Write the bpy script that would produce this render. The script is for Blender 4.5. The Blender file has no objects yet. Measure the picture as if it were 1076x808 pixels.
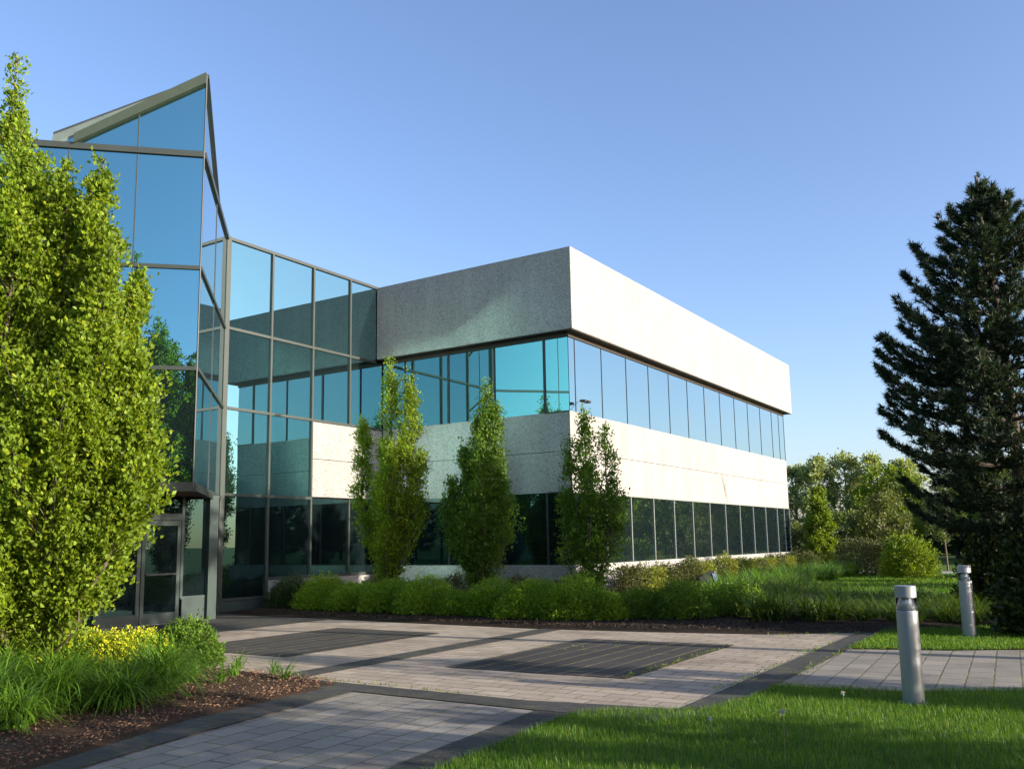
import bpy, bmesh, math, random
import numpy as np
from mathutils import Vector, Matrix

scene = bpy.context.scene
COL = scene.collection
R = math.radians
S2 = 2 ** -0.5

# ------------------------------------------------------------------ helpers
class MB:
    """collects vertices and faces, links them as ONE mesh object"""
    def __init__(self): self.v = []; self.f = []; self.m = []
    def face(self, pts, mi=0):
        b = len(self.v); self.v += [tuple(p) for p in pts]; self.f.append(tuple(range(b, b + len(pts)))); self.m.append(mi)
    def box(self, x0, x1, y0, y1, z0, z1, mi=0):
        b = len(self.v)
        self.v += [(x0,y0,z0),(x1,y0,z0),(x1,y1,z0),(x0,y1,z0),(x0,y0,z1),(x1,y0,z1),(x1,y1,z1),(x0,y1,z1)]
        for q in ((3,2,1,0),(4,5,6,7),(0,1,5,4),(1,2,6,5),(2,3,7,6),(3,0,4,7)):
            self.f.append(tuple(b + i for i in q)); self.m.append(mi)
    def obox(self, o, a, b_, c, mi=0):
        """box from corner o with edge vectors a, b, c"""
        o = Vector(o); a = Vector(a); c_ = Vector(c); bb = Vector(b_)
        if a.cross(bb).dot(c_) < 0: a, bb = bb, a
        b = len(self.v)
        self.v += [tuple(p) for p in (o, o+a, o+a+bb, o+bb, o+c_, o+a+c_, o+a+bb+c_, o+bb+c_)]
        for q in ((3,2,1,0),(4,5,6,7),(0,1,5,4),(1,2,6,5),(2,3,7,6),(3,0,4,7)):
            self.f.append(tuple(b + i for i in q)); self.m.append(mi)
    def extrude(self, pts, d, mi=0):
        """solid from polygon pts pushed along d"""
        n = len(pts); d = Vector(d); P = [Vector(p) for p in pts]
        nrm = Vector((0,0,0))
        for i in range(n): nrm += P[i].cross(P[(i+1) % n])
        if nrm.dot(d) > 0: P.reverse()
        b = len(self.v); self.v += [tuple(p) for p in P] + [tuple(p + d) for p in P]
        self.f.append(tuple(b + i for i in range(n))); self.m.append(mi)
        self.f.append(tuple(b + n + i for i in reversed(range(n)))); self.m.append(mi)
        for i in range(n):
            j = (i + 1) % n
            self.f.append((b+j, b+i, b+n+i, b+n+j)); self.m.append(mi)
    def tube(self, pts, rads, n=6, mi=0, cap=True):
        P = [Vector(p) for p in pts]; b = len(self.v)
        for i, p in enumerate(P):
            d = (P[min(i+1, len(P)-1)] - P[max(i-1, 0)])
            if d.length < 1e-9: d = Vector((0,0,1))
            d.normalize()
            u = d.cross(Vector((1,0,0)) if abs(d.x) < .8 else Vector((0,1,0))).normalized(); w = d.cross(u)
            for k in range(n):
                a = 2 * math.pi * k / n
                self.v.append(tuple(p + (u * math.cos(a) + w * math.sin(a)) * rads[i]))
        for i in range(len(P) - 1):
            for k in range(n):
                k2 = (k + 1) % n
                self.f.append((b+i*n+k, b+i*n+k2, b+(i+1)*n+k2, b+(i+1)*n+k)); self.m.append(mi)
        if cap:
            self.f.append(tuple(b + k for k in reversed(range(n)))); self.m.append(mi)
            e = b + (len(P)-1)*n
            self.f.append(tuple(e + k for k in range(n))); self.m.append(mi)
    def lathe(self, prof, n=32, mi=0, c=(0,0,0)):
        b = len(self.v)
        for r, z in prof:
            for k in range(n):
                a = 2*math.pi*k/n; self.v.append((c[0]+r*math.cos(a), c[1]+r*math.sin(a), c[2]+z))
        for i in range(len(prof)-1):
            for k in range(n):
                k2 = (k+1) % n
                self.f.append((b+i*n+k, b+i*n+k2, b+(i+1)*n+k2, b+(i+1)*n+k)); self.m.append(mi)
    def build(self, name, mats, parent=None, smooth=False, bevel=0):
        me = bpy.data.meshes.new(name); me.from_pydata(self.v, [], self.f)
        if not isinstance(mats, (list, tuple)): mats = [mats]
        for m in mats: me.materials.append(m)
        me.polygons.foreach_set('material_index', self.m)
        if smooth: me.polygons.foreach_set('use_smooth', [True]*len(self.f))
        if bevel:
            bm = bmesh.new(); bm.from_mesh(me)
            bmesh.ops.bevel(bm, geom=bm.edges[:], offset=bevel, segments=2, affect='EDGES', profile=.5)
            bm.to_mesh(me); bm.free()
        me.update()
        o = bpy.data.objects.new(name, me); COL.objects.link(o)
        if parent: o.parent = parent
        return o

def mesh_np(name, V, F, mats, parent=None, smooth=False, mi=None):
    """V (n,3), F (m,k) with constant k -> one mesh object, quickly"""
    me = bpy.data.meshes.new(name)
    V = np.ascontiguousarray(V, dtype=np.float32); F = np.ascontiguousarray(F, dtype=np.int32)
    k = F.shape[1]
    me.vertices.add(len(V)); me.vertices.foreach_set('co', V.ravel())
    me.loops.add(F.size); me.loops.foreach_set('vertex_index', F.ravel())
    me.polygons.add(len(F)); me.polygons.foreach_set('loop_start', np.arange(0, F.size, k, dtype=np.int32))
    if not isinstance(mats, (list, tuple)): mats = [mats]
    for m in mats: me.materials.append(m)
    if mi is not None: me.polygons.foreach_set('material_index', np.ascontiguousarray(mi, dtype=np.int32))
    if smooth: me.polygons.foreach_set('use_smooth', np.ones(len(F), dtype=bool))
    me.update(calc_edges=True)
    o = bpy.data.objects.new(name, me); COL.objects.link(o)
    if parent: o.parent = parent
    return o

def tag(o, label=None, cat=None, group=None, kind=None):
    if label: o['label'] = label
    if cat: o['category'] = cat
    if group: o['group'] = group
    if kind: o['kind'] = kind
    return o

def thing(name, loc, label, cat, group=None, rz=0.0):
    o = bpy.data.objects.new(name, None); COL.objects.link(o)
    o.empty_display_size = .2; o.location = loc; o.rotation_euler = (0, 0, rz)
    return tag(o, label, cat, group)

def copy_tree(o, loc, rz=0.0, sc=1.0, label=None, group=None):
    c = o.copy(); COL.objects.link(c); c.location = loc; c.rotation_euler = (0, 0, rz)
    c.scale = sc if isinstance(sc, tuple) else (sc, sc, sc)
    if label: c['label'] = label
    if group: c['group'] = group
    for ch in [x for x in bpy.data.objects if x.parent == o]:
        k = ch.copy(); COL.objects.link(k); k.parent = c
        for g in [x for x in bpy.data.objects if x.parent == ch]:
            q = g.copy(); COL.objects.link(q); q.parent = k
    return c

# ------------------------------------------------------------------ materials
def new_mat(name):
    m = bpy.data.materials.new(name); m.use_nodes = True
    nt = m.node_tree; nt.nodes.clear()
    out = nt.nodes.new('ShaderNodeOutputMaterial')
    return m, nt, out
def N(nt, t, **kw):
    n = nt.nodes.new(t)
    for k, v in kw.items():
        if k == 'inp':
            for a, b in v.items(): n.inputs[a].default_value = b
        else: setattr(n, k, v)
    return n
def ramp(nt, fac, stops):
    r = nt.nodes.new('ShaderNodeValToRGB'); el = r.color_ramp.elements
    while len(el) > 1: el.remove(el[-1])
    el[0].position = stops[0][0]; el[0].color = stops[0][1]
    for p, c in stops[1:]:
        e = el.new(p); e.color = c
    nt.links.new(fac, r.inputs[0]); return r
def mixc(nt, fac, a, b, mode='MIX'):
    m = nt.nodes.new('ShaderNodeMix'); m.data_type = 'RGBA'; m.blend_type = mode
    for s, v in ((0, fac), (6, a), (7, b)):
        if isinstance(v, (int, float)): m.inputs[s].default_value = v
        elif isinstance(v, tuple): m.inputs[s].default_value = v if len(v) == 4 else (*v, 1)
        else: nt.links.new(v, m.inputs[s])
    return m.outputs[2]
def c4(c): return (c[0], c[1], c[2], 1)
def noise(nt, vec, scale, detail=4, rough=.55):
    n = N(nt, 'ShaderNodeTexNoise', inp={'Scale': scale, 'Detail': detail, 'Roughness': rough})
    if vec is not None: nt.links.new(vec, n.inputs['Vector'])
    return n.outputs['Fac']

def mat_plain(name, col, rough=.5, metal=0.0, bump=0, bscale=80, var=.12, vscale=3.0):
    m, nt, out = new_mat(name)
    p = N(nt, 'ShaderNodeBsdfPrincipled', inp={'Roughness': rough, 'Metallic': metal})
    geo = N(nt, 'ShaderNodeNewGeometry'); pos = geo.outputs['Position']
    f = noise(nt, pos, vscale, 5)
    lo = tuple(c*(1-var) for c in col); hi = tuple(min(1, c*(1+var)) for c in col)
    nt.links.new(ramp(nt, f, [(.3, c4(lo)), (.7, c4(hi))]).outputs[0], p.inputs['Base Color'])
    if bump:
        b = N(nt, 'ShaderNodeBump', inp={'Strength': bump, 'Distance': .01})
        nt.links.new(noise(nt, pos, bscale, 3), b.inputs['Height']); nt.links.new(b.outputs[0], p.inputs['Normal'])
    nt.links.new(p.outputs[0], out.inputs[0]); return m

def mat_concrete():
    m, nt, out = new_mat('exposed_aggregate_concrete')
    p = N(nt, 'ShaderNodeBsdfDiffuse', inp={'Roughness': 0.0})
    geo = N(nt, 'ShaderNodeNewGeometry'); pos = geo.outputs['Position']
    v = N(nt, 'ShaderNodeTexVoronoi', inp={'Scale': 34.0}); nt.links.new(pos, v.inputs['Vector'])
    sep = N(nt, 'ShaderNodeSeparateColor'); nt.links.new(v.outputs['Color'], sep.inputs[0])
    spk = ramp(nt, sep.outputs[0], [(0, (.215,.210,.204,1)), (.25, (.285,.277,.265,1)), (.6, (.325,.313,.296,1)), (1, (.38,.366,.346,1))])
    big = ramp(nt, noise(nt, pos, .55, 5), [(.3, (.9,.9,.9,1)), (.7, (1.04,1.03,1.02,1))])
    col = mixc(nt, 1.0, spk.outputs[0], big.outputs[0], 'MULTIPLY')
    # rain streaks running down the panels
    mp = N(nt, 'ShaderNodeMapping'); mp.inputs['Scale'].default_value = (2.2, 2.2, .12); nt.links.new(pos, mp.inputs[0])
    stn = ramp(nt, noise(nt, mp.outputs[0], 1.4, 6, .65), [(.35, (.86,.85,.83,1)), (.62, (1,1,1,1))])
    col = mixc(nt, .8, col, stn.outputs[0], 'MULTIPLY')
    sx = N(nt, 'ShaderNodeSeparateXYZ'); nt.links.new(pos, sx.inputs[0])
    def M2(op, a, b_=None, c=None):
        q = N(nt, 'ShaderNodeMath', operation=op)
        for i_, v_ in enumerate((a, b_, c)):
            if v_ is None: continue
            if isinstance(v_, (int, float)): q.inputs[i_].default_value = v_
            else: nt.links.new(v_, q.inputs[i_])
        return q.outputs[0]
    # one slanted dark streak below the joint
    yy = M2('ADD', sx.outputs[1], M2('MULTIPLY', sx.outputs[2], .474)); dy = M2('MULTIPLY', M2('SUBTRACT', yy, 34.4), 6.0); dz = M2('MULTIPLY', M2('SUBTRACT', sx.outputs[2], 3.45), 1.5)
    e = M2('ADD', M2('MULTIPLY', dy, dy), M2('MULTIPLY', dz, dz)); e = M2('MULTIPLY', M2('SUBTRACT', 1.0, M2('MINIMUM', e, 1.0)), M2('LESS_THAN', sx.outputs[2], 3.97))
    col = mixc(nt, M2('MULTIPLY', e, noise(nt, pos, 5, 4, .7)), col, (.05,.042,.035))
    nt.links.new(col, p.inputs['Color'])
    nt.links.new(p.outputs[0], out.inputs[0]); return m

def mat_glass(name='tinted_mirror_glass', k=1.0):
    """reflective solar-control glass: tinted mirror coat over a dark interior"""
    m, nt, out = new_mat(name)
    lw = N(nt, 'ShaderNodeLayerWeight', inp={'Blend': .5})
    geo = N(nt, 'ShaderNodeNewGeometry'); pos = geo.outputs['Position']
    tint = ramp(nt, lw.outputs['Facing'], [(0.0, (.20*k,.44*k,.50*k,1)), (.22, (.20*k,.41*k,.41*k,1)), (.62, (.46*k**.6,.57*k**.6,.59*k**.6,1)), (1.0, (.80*k**.5,.89*k**.5,.93*k**.5,1))])
    b = N(nt, 'ShaderNodeBump', inp={'Strength': .10, 'Distance': .01})
    oi = N(nt, 'ShaderNodeObjectInfo'); nz = N(nt, 'ShaderNodeTexNoise', inp={'Scale': .8, 'Detail': 1.0}); nz.noise_dimensions = '4D'; mu = N(nt, 'ShaderNodeMath', operation='MULTIPLY', inp={1: 40.0}); nt.links.new(oi.outputs['Random'], mu.inputs[0]); nt.links.new(mu.outputs[0], nz.inputs['W']); nt.links.new(pos, nz.inputs['Vector']); nt.links.new(nz.outputs['Fac'], b.inputs['Height'])
    g = N(nt, 'ShaderNodeBsdfGlossy', inp={'Roughness': 0.004}); g.distribution = 'GGX'
    nt.links.new(tint.outputs[0], g.inputs['Color']); nt.links.new(b.outputs[0], g.inputs['Normal'])
    d = N(nt, 'ShaderNodeBsdfDiffuse', inp={'Color': (.004,.007,.008,1)})
    a = N(nt, 'ShaderNodeAddShader'); nt.links.new(g.outputs[0], a.inputs[0]); nt.links.new(d.outputs[0], a.inputs[1])
    nt.links.new(a.outputs[0], out.inputs[0]); return m

def mat_leaf(name, base, vary=.35, trans=.35, yellow=None, rough=.5, patch=(.78,.82,.8)):
    m, nt, out = new_mat(name)
    geo = N(nt, 'ShaderNodeNewGeometry'); rnd = geo.outputs['Random Per Island']
    lo = tuple(c*(1-vary) for c in base); hi = tuple(c*(1+vary*.8) for c in base)
    if yellow is None: yellow = (base[0]*1.75, base[1]*1.35, base[2]*1.0)
    r = ramp(nt, rnd, [(0, c4(lo)), (.5, c4(base)), (.8, c4(hi)), (1, c4(yellow))])
    big = ramp(nt, noise(nt, geo.outputs['Position'], 1.3, 3), [(.3, c4(patch)), (.7, (1.12,1.1,1.0,1))])
    col = mixc(nt, .9, r.outputs[0], big.outputs[0], 'MULTIPLY')
    p = N(nt, 'ShaderNodeBsdfPrincipled', inp={'Roughness': rough, 'Specular IOR Level': .3}); nt.links.new(col, p.inputs['Base Color'])
    t = N(nt, 'ShaderNodeBsdfTranslucent')
    tc = mixc(nt, 1.0, col, (1.5, 1.4, .5), 'MULTIPLY'); nt.links.new(tc, t.inputs['Color'])
    mx = N(nt, 'ShaderNodeMixShader', inp={0: trans}); nt.links.new(p.outputs[0], mx.inputs[1]); nt.links.new(t.outputs[0], mx.inputs[2])
    nt.links.new(mx.outputs[0], out.inputs[0]); return m

def mat_bark(name, col):
    m, nt, out = new_mat(name)
    p = N(nt, 'ShaderNodeBsdfPrincipled', inp={'Roughness': .9})
    geo = N(nt, 'ShaderNodeNewGeometry')
    mp = N(nt, 'ShaderNodeMapping'); mp.inputs['Scale'].default_value = (1, 1, .18); nt.links.new(geo.outputs['Position'], mp.inputs[0])
    f = noise(nt, mp.outputs[0], 40, 5, .7)
    nt.links.new(ramp(nt, f, [(.3, c4(tuple(c*.45 for c in col))), (.7, c4(tuple(c*1.3 for c in col)))]).outputs[0], p.inputs['Base Color'])
    b = N(nt, 'ShaderNodeBump', inp={'Strength': .8, 'Distance': .02}); nt.links.new(f, b.inputs['Height']); nt.links.new(b.outputs[0], p.inputs['Normal'])
    nt.links.new(p.outputs[0], out.inputs[0]); return m

def mat_pavers(name, c1, c2, mortar, bw, bh, msize, rot=0.0, moss=.5, offset=.5, weed=(.20,.22,.04)):
    m, nt, out = new_mat(name)
    p = N(nt, 'ShaderNodeBsdfPrincipled', inp={'Roughness': .88, 'Specular IOR Level': .25})
    geo = N(nt, 'ShaderNodeNewGeometry'); pos = geo.outputs['Position']
    mp = N(nt, 'ShaderNodeMapping'); mp.inputs['Rotation'].default_value = (0, 0, rot); nt.links.new(pos, mp.inputs[0])
    wob = N(nt, 'ShaderNodeTexNoise', inp={'Scale': 7.0, 'Detail': 2.0}); nt.links.new(pos, wob.inputs['Vector'])
    ad = N(nt, 'ShaderNodeVectorMath', operation='MULTIPLY_ADD'); nt.links.new(wob.outputs['Color'], ad.inputs[0]); ad.inputs[1].default_value = (.02,.02,0); nt.links.new(mp.outputs[0], ad.inputs[2])
    br = N(nt, 'ShaderNodeTexBrick', inp={'Color1': c4(c1), 'Color2': c4(c2), 'Mortar': c4(mortar), 'Scale': 1.0, 'Mortar Size': msize, 'Mortar Smooth': .3, 'Bias': -.1, 'Brick Width': bw, 'Row Height': bh})
    br.offset = offset; nt.links.new(ad.outputs[0], br.inputs['Vector'])
    st = ramp(nt, noise(nt, pos, .8, 6, .65), [(.28, (.60,.58,.56,1)), (.48, (.93,.92,.90,1)), (.75, (1.14,1.12,1.09,1))])
    fine = ramp(nt, noise(nt, pos, 55, 3), [(.3, (.86,.86,.86,1)), (.7, (1.1,1.1,1.1,1))])
    col = mixc(nt, 1, br.outputs['Color'], st.outputs[0], 'MULTIPLY')
    col = mixc(nt, 1, col, fine.outputs[0], 'MULTIPLY')
    # moss and weeds in the joints, in patches
    pt = ramp(nt, noise(nt, pos, 2.6, 5, .7), [(.47, (0,0,0,1)), (.60, (1,1,1,1))])
    jm = N(nt, 'ShaderNodeMath', operation='MULTIPLY'); nt.links.new(br.outputs['Fac'], jm.inputs[0]); nt.links.new(pt.outputs[0], jm.inputs[1])
    jk = N(nt, 'ShaderNodeMath', operation='MULTIPLY', inp={1: moss}); nt.links.new(jm.outputs[0], jk.inputs[0])
    col = mixc(nt, jk.outputs[0], col, weed)
    # dark spots of dirt
    dt = ramp(nt, noise(nt, pos, 9, 4, .7), [(.64, (1,1,1,1)), (.74, (.5,.48,.45,1))])
    col = mixc(nt, .7, col, dt.outputs[0], 'MULTIPLY')
    nt.links.new(col, p.inputs['Base Color'])
    inv = N(nt, 'ShaderNodeMath', operation='MULTIPLY_ADD', inp={1: -1.0, 2: 1.0}); nt.links.new(br.outputs['Fac'], inv.inputs[0])
    nz = N(nt, 'ShaderNodeMath', operation='MULTIPLY_ADD', inp={1: .35}); nt.links.new(noise(nt, pos, 30, 4), nz.inputs[0]); nt.links.new(inv.outputs[0], nz.inputs[2])
    b = N(nt, 'ShaderNodeBump', inp={'Strength': .7, 'Distance': .012}); nt.links.new(nz.outputs[0], b.inputs['Height']); nt.links.new(b.outputs[0], p.inputs['Normal'])
    nt.links.new(p.outputs[0], out.inputs[0]); return m

def mat_soil(name, cols, scale):
    m, nt, out = new_mat(name)
    p = N(nt, 'ShaderNodeBsdfPrincipled', inp={'Roughness': .95, 'Specular IOR Level': .15})
    geo = N(nt, 'ShaderNodeNewGeometry'); pos = geo.outputs['Position']
    f = noise(nt, pos, scale, 6, .75)
    big = noise(nt, pos, scale*.03, 4)
    r = ramp(nt, f, [(.25, c4(cols[0])), (.5, c4(cols[1])), (.72, c4(cols[2]))])
    r2 = ramp(nt, big, [(.3, (.75,.75,.75,1)), (.7, (1.15,1.15,1.15,1))])
    nt.links.new(mixc(nt, 1, r.outputs[0], r2.outputs[0], 'MULTIPLY'), p.inputs['Base Color'])
    b = N(nt, 'ShaderNodeBump', inp={'Strength': 1, 'Distance': .04}); nt.links.new(f, b.inputs['Height']); nt.links.new(b.outputs[0], p.inputs['Normal'])
    nt.links.new(p.outputs[0], out.inputs[0]); return m

M = {}
M['concrete'] = mat_concrete()
M['glass'] = mat_glass()
M['frame'] = mat_plain('grey_green_aluminium', (.030,.038,.032), .5, .0, var=.08)
M['frame_dark'] = mat_plain('dark_window_joint', (.03,.035,.035), .5)
M['frame_light'] = mat_plain('pale_aluminium', (.22,.225,.205), .5, .1, var=.06)
M['frame_deep'] = mat_plain('blue_green_door_metal', (.03,.048,.044), .45, .1, var=.1)
M['soffit'] = mat_plain('brown_metal_soffit', (.035,.026,.02), .55)
M['soffit_red'] = mat_plain('reddish_brown_soffit', (.12,.05,.035), .6)
M['roof'] = mat_plain('roof_membrane', (.25,.26,.25), .8)
M['coping'] = mat_plain('grey_green_coping', (.036,.050,.033), .5, .05, var=.1)
M['skylight'] = mat_plain('pale_skylight_panel', (.14,.175,.15), .35, .1, var=.1)
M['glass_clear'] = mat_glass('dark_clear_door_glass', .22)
M['glass_dark_reflect'] = mat_glass('ground_floor_glass_dark_reflection', .40)  # same glass as upstairs, dark tree reflections put into its tint
M['core'] = mat_plain('dark_interior', (.012,.014,.015), .9)
M['steel'] = mat_plain('brushed_silver_paint', (.34,.355,.37), .40, .6, bump=.05, bscale=300, var=.05)
M['steel_in'] = mat_plain('white_reflector', (.82,.83,.84), .25, .4)
M['black'] = mat_plain('black_metal', (.02,.02,.022), .45)
M['lens'] = mat_plain('blue_lamp_lens', (.25,.35,.60), .15, .3)
M['stone'] = mat_plain('pale_stone_lamp', (.55,.53,.50), .6)
M['leaf_hornbeam'] = mat_leaf('spring_hornbeam_leaf', (.165,.245,.018), .42, .48)
M['leaf_column'] = mat_leaf('columnar_tree_leaf', (.10,.185,.02), .35, .40)
M['leaf_spirea'] = mat_leaf('mounded_shrub_leaf', (.16,.27,.02), .35, .4)
M['leaf_box'] = mat_leaf('dark_boxwood_leaf', (.03,.06,.012), .3, .15)
M['leaf_gold'] = mat_leaf('golden_hedge_leaf', (.16,.19,.026), .35, .3)
M['leaf_red'] = mat_leaf('reddish_hedge_leaf', (.065,.080,.022), .4, .2, (.14,.12,.02))
M['leaf_yellow'] = mat_leaf('yellow_blossom', (.43,.45,.02), .25, .3, (.58,.55,.03))
M['leaf_lily'] = mat_leaf('daylily_blade', (.085,.175,.018), .35, .35, rough=.4)
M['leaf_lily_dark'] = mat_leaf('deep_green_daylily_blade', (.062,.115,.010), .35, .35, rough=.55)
M['leaf_grass'] = mat_leaf('lawn_blade', (.080,.180,.012), .38, .4, (.22,.24,.045))
M['leaf_poplar'] = mat_leaf('grey_green_poplar_leaf', (.24,.30,.13), .3, .35)
M['leaf_bg'] = mat_leaf('mid_green_leaf', (.075,.12,.028), .35, .3)
M['leaf_lime'] = mat_leaf('lime_green_leaf', (.13,.20,.018), .3, .4)
M['leaf_olive'] = mat_leaf('olive_green_leaf', (.10,.13,.035), .3, .3)
M['leaf_dark'] = mat_leaf('dark_shrub_leaf', (.03,.05,.012), .4, .2, (.12,.13,.03))
M['needle'] = mat_leaf('dark_pine_needle', (.026,.048,.024), .45, .15, (.075,.10,.042), .5)
M['bark'] = mat_bark('grey_brown_bark', (.14,.105,.075))
M['bark_dark'] = mat_bark('dark_pine_bark', (.07,.05,.035))
M['paver'] = mat_pavers('pale_stone_pavers', (.30,.247,.20), (.385,.322,.262), (.145,.12,.092), .44, .22, .012, 0, .5)
M['paver_near'] = mat_pavers('large_grey_pavers', (.20,.182,.16), (.265,.242,.212), (.095,.088,.072), .44, .27, .011, R(86), .5, .5)
M['paver_dark'] = mat_pavers('charcoal_pavers', (.045,.043,.043), (.065,.062,.06), (.03,.03,.028), .2, .1, .006, 0, .6)
M['paver_square'] = mat_pavers('dark_paver_field', (.036,.032,.031), (.052,.046,.043), (.12,.108,.09), 4.0, .31, .016, R(90), .8, .5, (.22,.19,.05))
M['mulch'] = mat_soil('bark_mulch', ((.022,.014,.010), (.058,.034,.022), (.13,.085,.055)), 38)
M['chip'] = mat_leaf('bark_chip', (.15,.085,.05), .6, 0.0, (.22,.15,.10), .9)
M['chip_shaded'] = mat_leaf('shaded_bark_chip', (.03,.019,.012), .6, 0.0, (.09,.06,.04), .9)  # bark chip copy with the shade of the planting bed in its colour
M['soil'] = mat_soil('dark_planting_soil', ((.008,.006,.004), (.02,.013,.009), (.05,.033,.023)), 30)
M['lawn'] = mat_soil('mown_lawn', ((.035,.065,.008), (.06,.115,.014), (.085,.15,.02)), 22)
M['field'] = mat_soil('field_grass', ((.06,.09,.015), (.085,.13,.02), (.11,.155,.03)), 3)
M['path'] = mat_plain('grey_gravel_path', (.26,.25,.24), .9, var=.2)
M['seed'] = mat_plain('dandelion_seed_head', (.5,.48,.42), .9)
M['stalk'] = mat_plain('pale_green_stalk', (.16,.19,.07), .7)

# ------------------------------------------------------------------ setting
def sheet(name, pts, z, mat, kind='structure'):
    b = MB(); b.face([(x, y, z) for x, y in pts]); o = b.build(name, mat)
    o['kind'] = kind; return o

sheet('ground', [(-700,-700),(700,-700),(700,700),(-700,700)], 0.0, M['field'])
sheet('pavement', [(-16.75,8.1),(-7.2,8.0),(-6.6,2.0),(-4.0,2.0),(-4.3,7.6),(-3.1,8.4),(-3.1,16.3),(-4.8,15.2),(-6.4,14.85),(-8.8,14.5),(-13.9,14.5),(-17.9,14.6)], .004, M['paver'])
sheet('near_path', [(-7.1,7.56),(-6.55,4.0),(-6.2,1.5),(-3.9,1.5),(-4.35,5.2),(-4.55,7.56)], .008, M['paver_near'])
sheet('side_path', [(-3.1,10.06),(-1.89,10.24),(-.76,10.87),(6,14.6),(6,18.2),(-.98,14.62),(-1.82,14.1),(-3.1,13.72)], .008, M['paver_near'])
sheet('charcoal_strip', [(-8.66,8.05),(-8.24,8.05),(-8.28,14.5),(-8.7,14.5)], .0125, M['paver_dark'])
sheet('charcoal_strip', [(-3.46,8.2),(-3.06,8.2),(-3.1,16.2),(-3.48,16.0)], .0125, M['paver_dark'])
sheet('charcoal_strip', [(-8.24,7.57),(-3.46,7.57),(-3.06,8.2),(-3.46,8.25),(-5.0,7.97),(-8.24,7.97)], .0165, M['paver_dark'])
sheet('charcoal_strip', [(-7.40,7.97),(-6.92,7.57),(-6.62,5.2),(-6.36,4.0),(-5.9,1.5),(-6.25,1.5),(-6.66,3.9),(-6.84,4.45),(-7.18,5.6)], .0205, M['paver_dark'])
sheet('charcoal_strip', [(-4.62,7.57),(-4.40,5.2),(-4.05,1.5),(-3.75,1.5),(-4.08,5.3),(-4.25,7.57)], .0125, M['paver_dark'])
sheet('charcoal_strip', [(-16.7,9.0),(-16.2,9.0),(-14.03,10.2),(-14.03,14.5),(-16.6,14.5),(-17.9,14.7)], .0125, M['paver_dark'])
sheet('dark_paving_square', [(-12.45,9.4),(-9.95,9.4),(-9.95,13.1),(-12.45,13.1)], .0125, M['paver_square'])
sheet('dark_paving_square', [(-7.2,9.6),(-4.7,9.75),(-4.7,13.5),(-7.2,13.35)], .0125, M['paver_square'])
sheet('lawn', [(-4.2,7.55),(-4.05,5.3),(-3.75,1.5),(6,-2),(9,14),(6,14.5),(-.76,10.8),(-1.89,10.17),(-3.0,10.0),(-3.02,9.1),(-3.2,8.3)], .016, M['lawn'])
sheet('far_lawn', [(-3.05,13.8),(-1.82,14.15),(-.98,14.7),(7,18.6),(8,22),(-1.19,18.2),(-3.05,16.6)], .016, M['lawn'])
sheet('back_lawn', [(-10.2,26),(-9,20.5),(12,20),(14,75),(-10,75),(-12,44)], .006, M['lawn'])
sheet('far_path', [(-9.5,41.6),(12,40.4),(12,43.2),(-9.8,44.4)], .010, M['path'])

def mound(name, pts, z, h, mat, step=.12, seed=1):
    """a bed of mulch or soil: gridded patch inside a polygon, raised unevenly in the middle"""
    rng = np.random.default_rng(seed)
    P = np.array(pts); x0, y0 = P.min(0); x1, y1 = P.max(0)
    nx = max(2, int((x1-x0)/step)); ny = max(2, int((y1-y0)/step))
    X, Y = np.meshgrid(np.linspace(x0, x1, nx), np.linspace(y0, y1, ny), indexing='ij')
    inside = np.zeros(X.shape, bool); dist = np.full(X.shape, 9.0)
    for i in range(len(P)):
        a = P[i]; b = P[(i+1) % len(P)]
        c = ((a[1] > Y) != (b[1] > Y)) & (X < (b[0]-a[0])*(Y-a[1])/(b[1]-a[1]+1e-12)+a[0])
        inside ^= c
        d = b-a; t = np.clip(((X-a[0])*d[0]+(Y-a[1])*d[1])/(d@d), 0, 1)
        dist = np.minimum(dist, np.hypot(X-a[0]-t*d[0], Y-a[1]-t*d[1]))
    dist = np.where(inside, dist, -dist)
    Z = z + h*np.clip(dist/.5, -.6, 1) + rng.normal(0, .006, X.shape)*(dist > .1)
    idx = np.arange(nx*ny).reshape(nx, ny)
    F = np.stack([idx[:-1,:-1], idx[1:,:-1], idx[1:,1:], idx[:-1,1:]], -1).reshape(-1, 4)
    keep = (dist[:-1,:-1] > -step*1.2).reshape(-1)
    o = mesh_np(name, np.stack([X, Y, Z], -1).reshape(-1, 3), F[keep], mat, smooth=True)
    o['kind'] = 'structure'; return o

BED = [(-7.42,7.9),(-8.35,8.02),(-10.4,8.12),(-11.7,8.6),(-14.0,9.2),(-16.4,8.9),(-17.9,6),(-17.9,1),(-6.5,1.5),(-6.72,3.9),(-6.9,4.45),(-7.25,5.6)]
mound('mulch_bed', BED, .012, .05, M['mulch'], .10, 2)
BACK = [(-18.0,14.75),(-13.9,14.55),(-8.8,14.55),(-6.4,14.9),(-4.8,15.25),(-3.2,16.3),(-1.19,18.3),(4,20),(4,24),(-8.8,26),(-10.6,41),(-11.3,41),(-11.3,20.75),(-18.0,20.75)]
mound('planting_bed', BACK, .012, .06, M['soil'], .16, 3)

# ------------------------------------------------------------------ building
bld = thing('office_building', (-11.2,20.6,0), 'low modern office building of pale concrete and teal mirror glass with a peaked tower', 'office building')
class BB(MB):
    """mesh builder in world coordinates for parts of the building"""
    def build(self, name, mats, parent=None, **kw):
        o = MB.build(self, name, mats, None, **kw)
        off = Vector((-11.2,20.6,0))
        o.data.transform(Matrix.Translation(-off)); o.parent = parent or bld
        return o
xW, yW, xG = -11.49, 20.9, -18.07
L0, L1, LJ, L2, L3, LF, LT = .97, 2.885, 3.98, 5.05, 7.08, 7.22, 9.49

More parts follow.
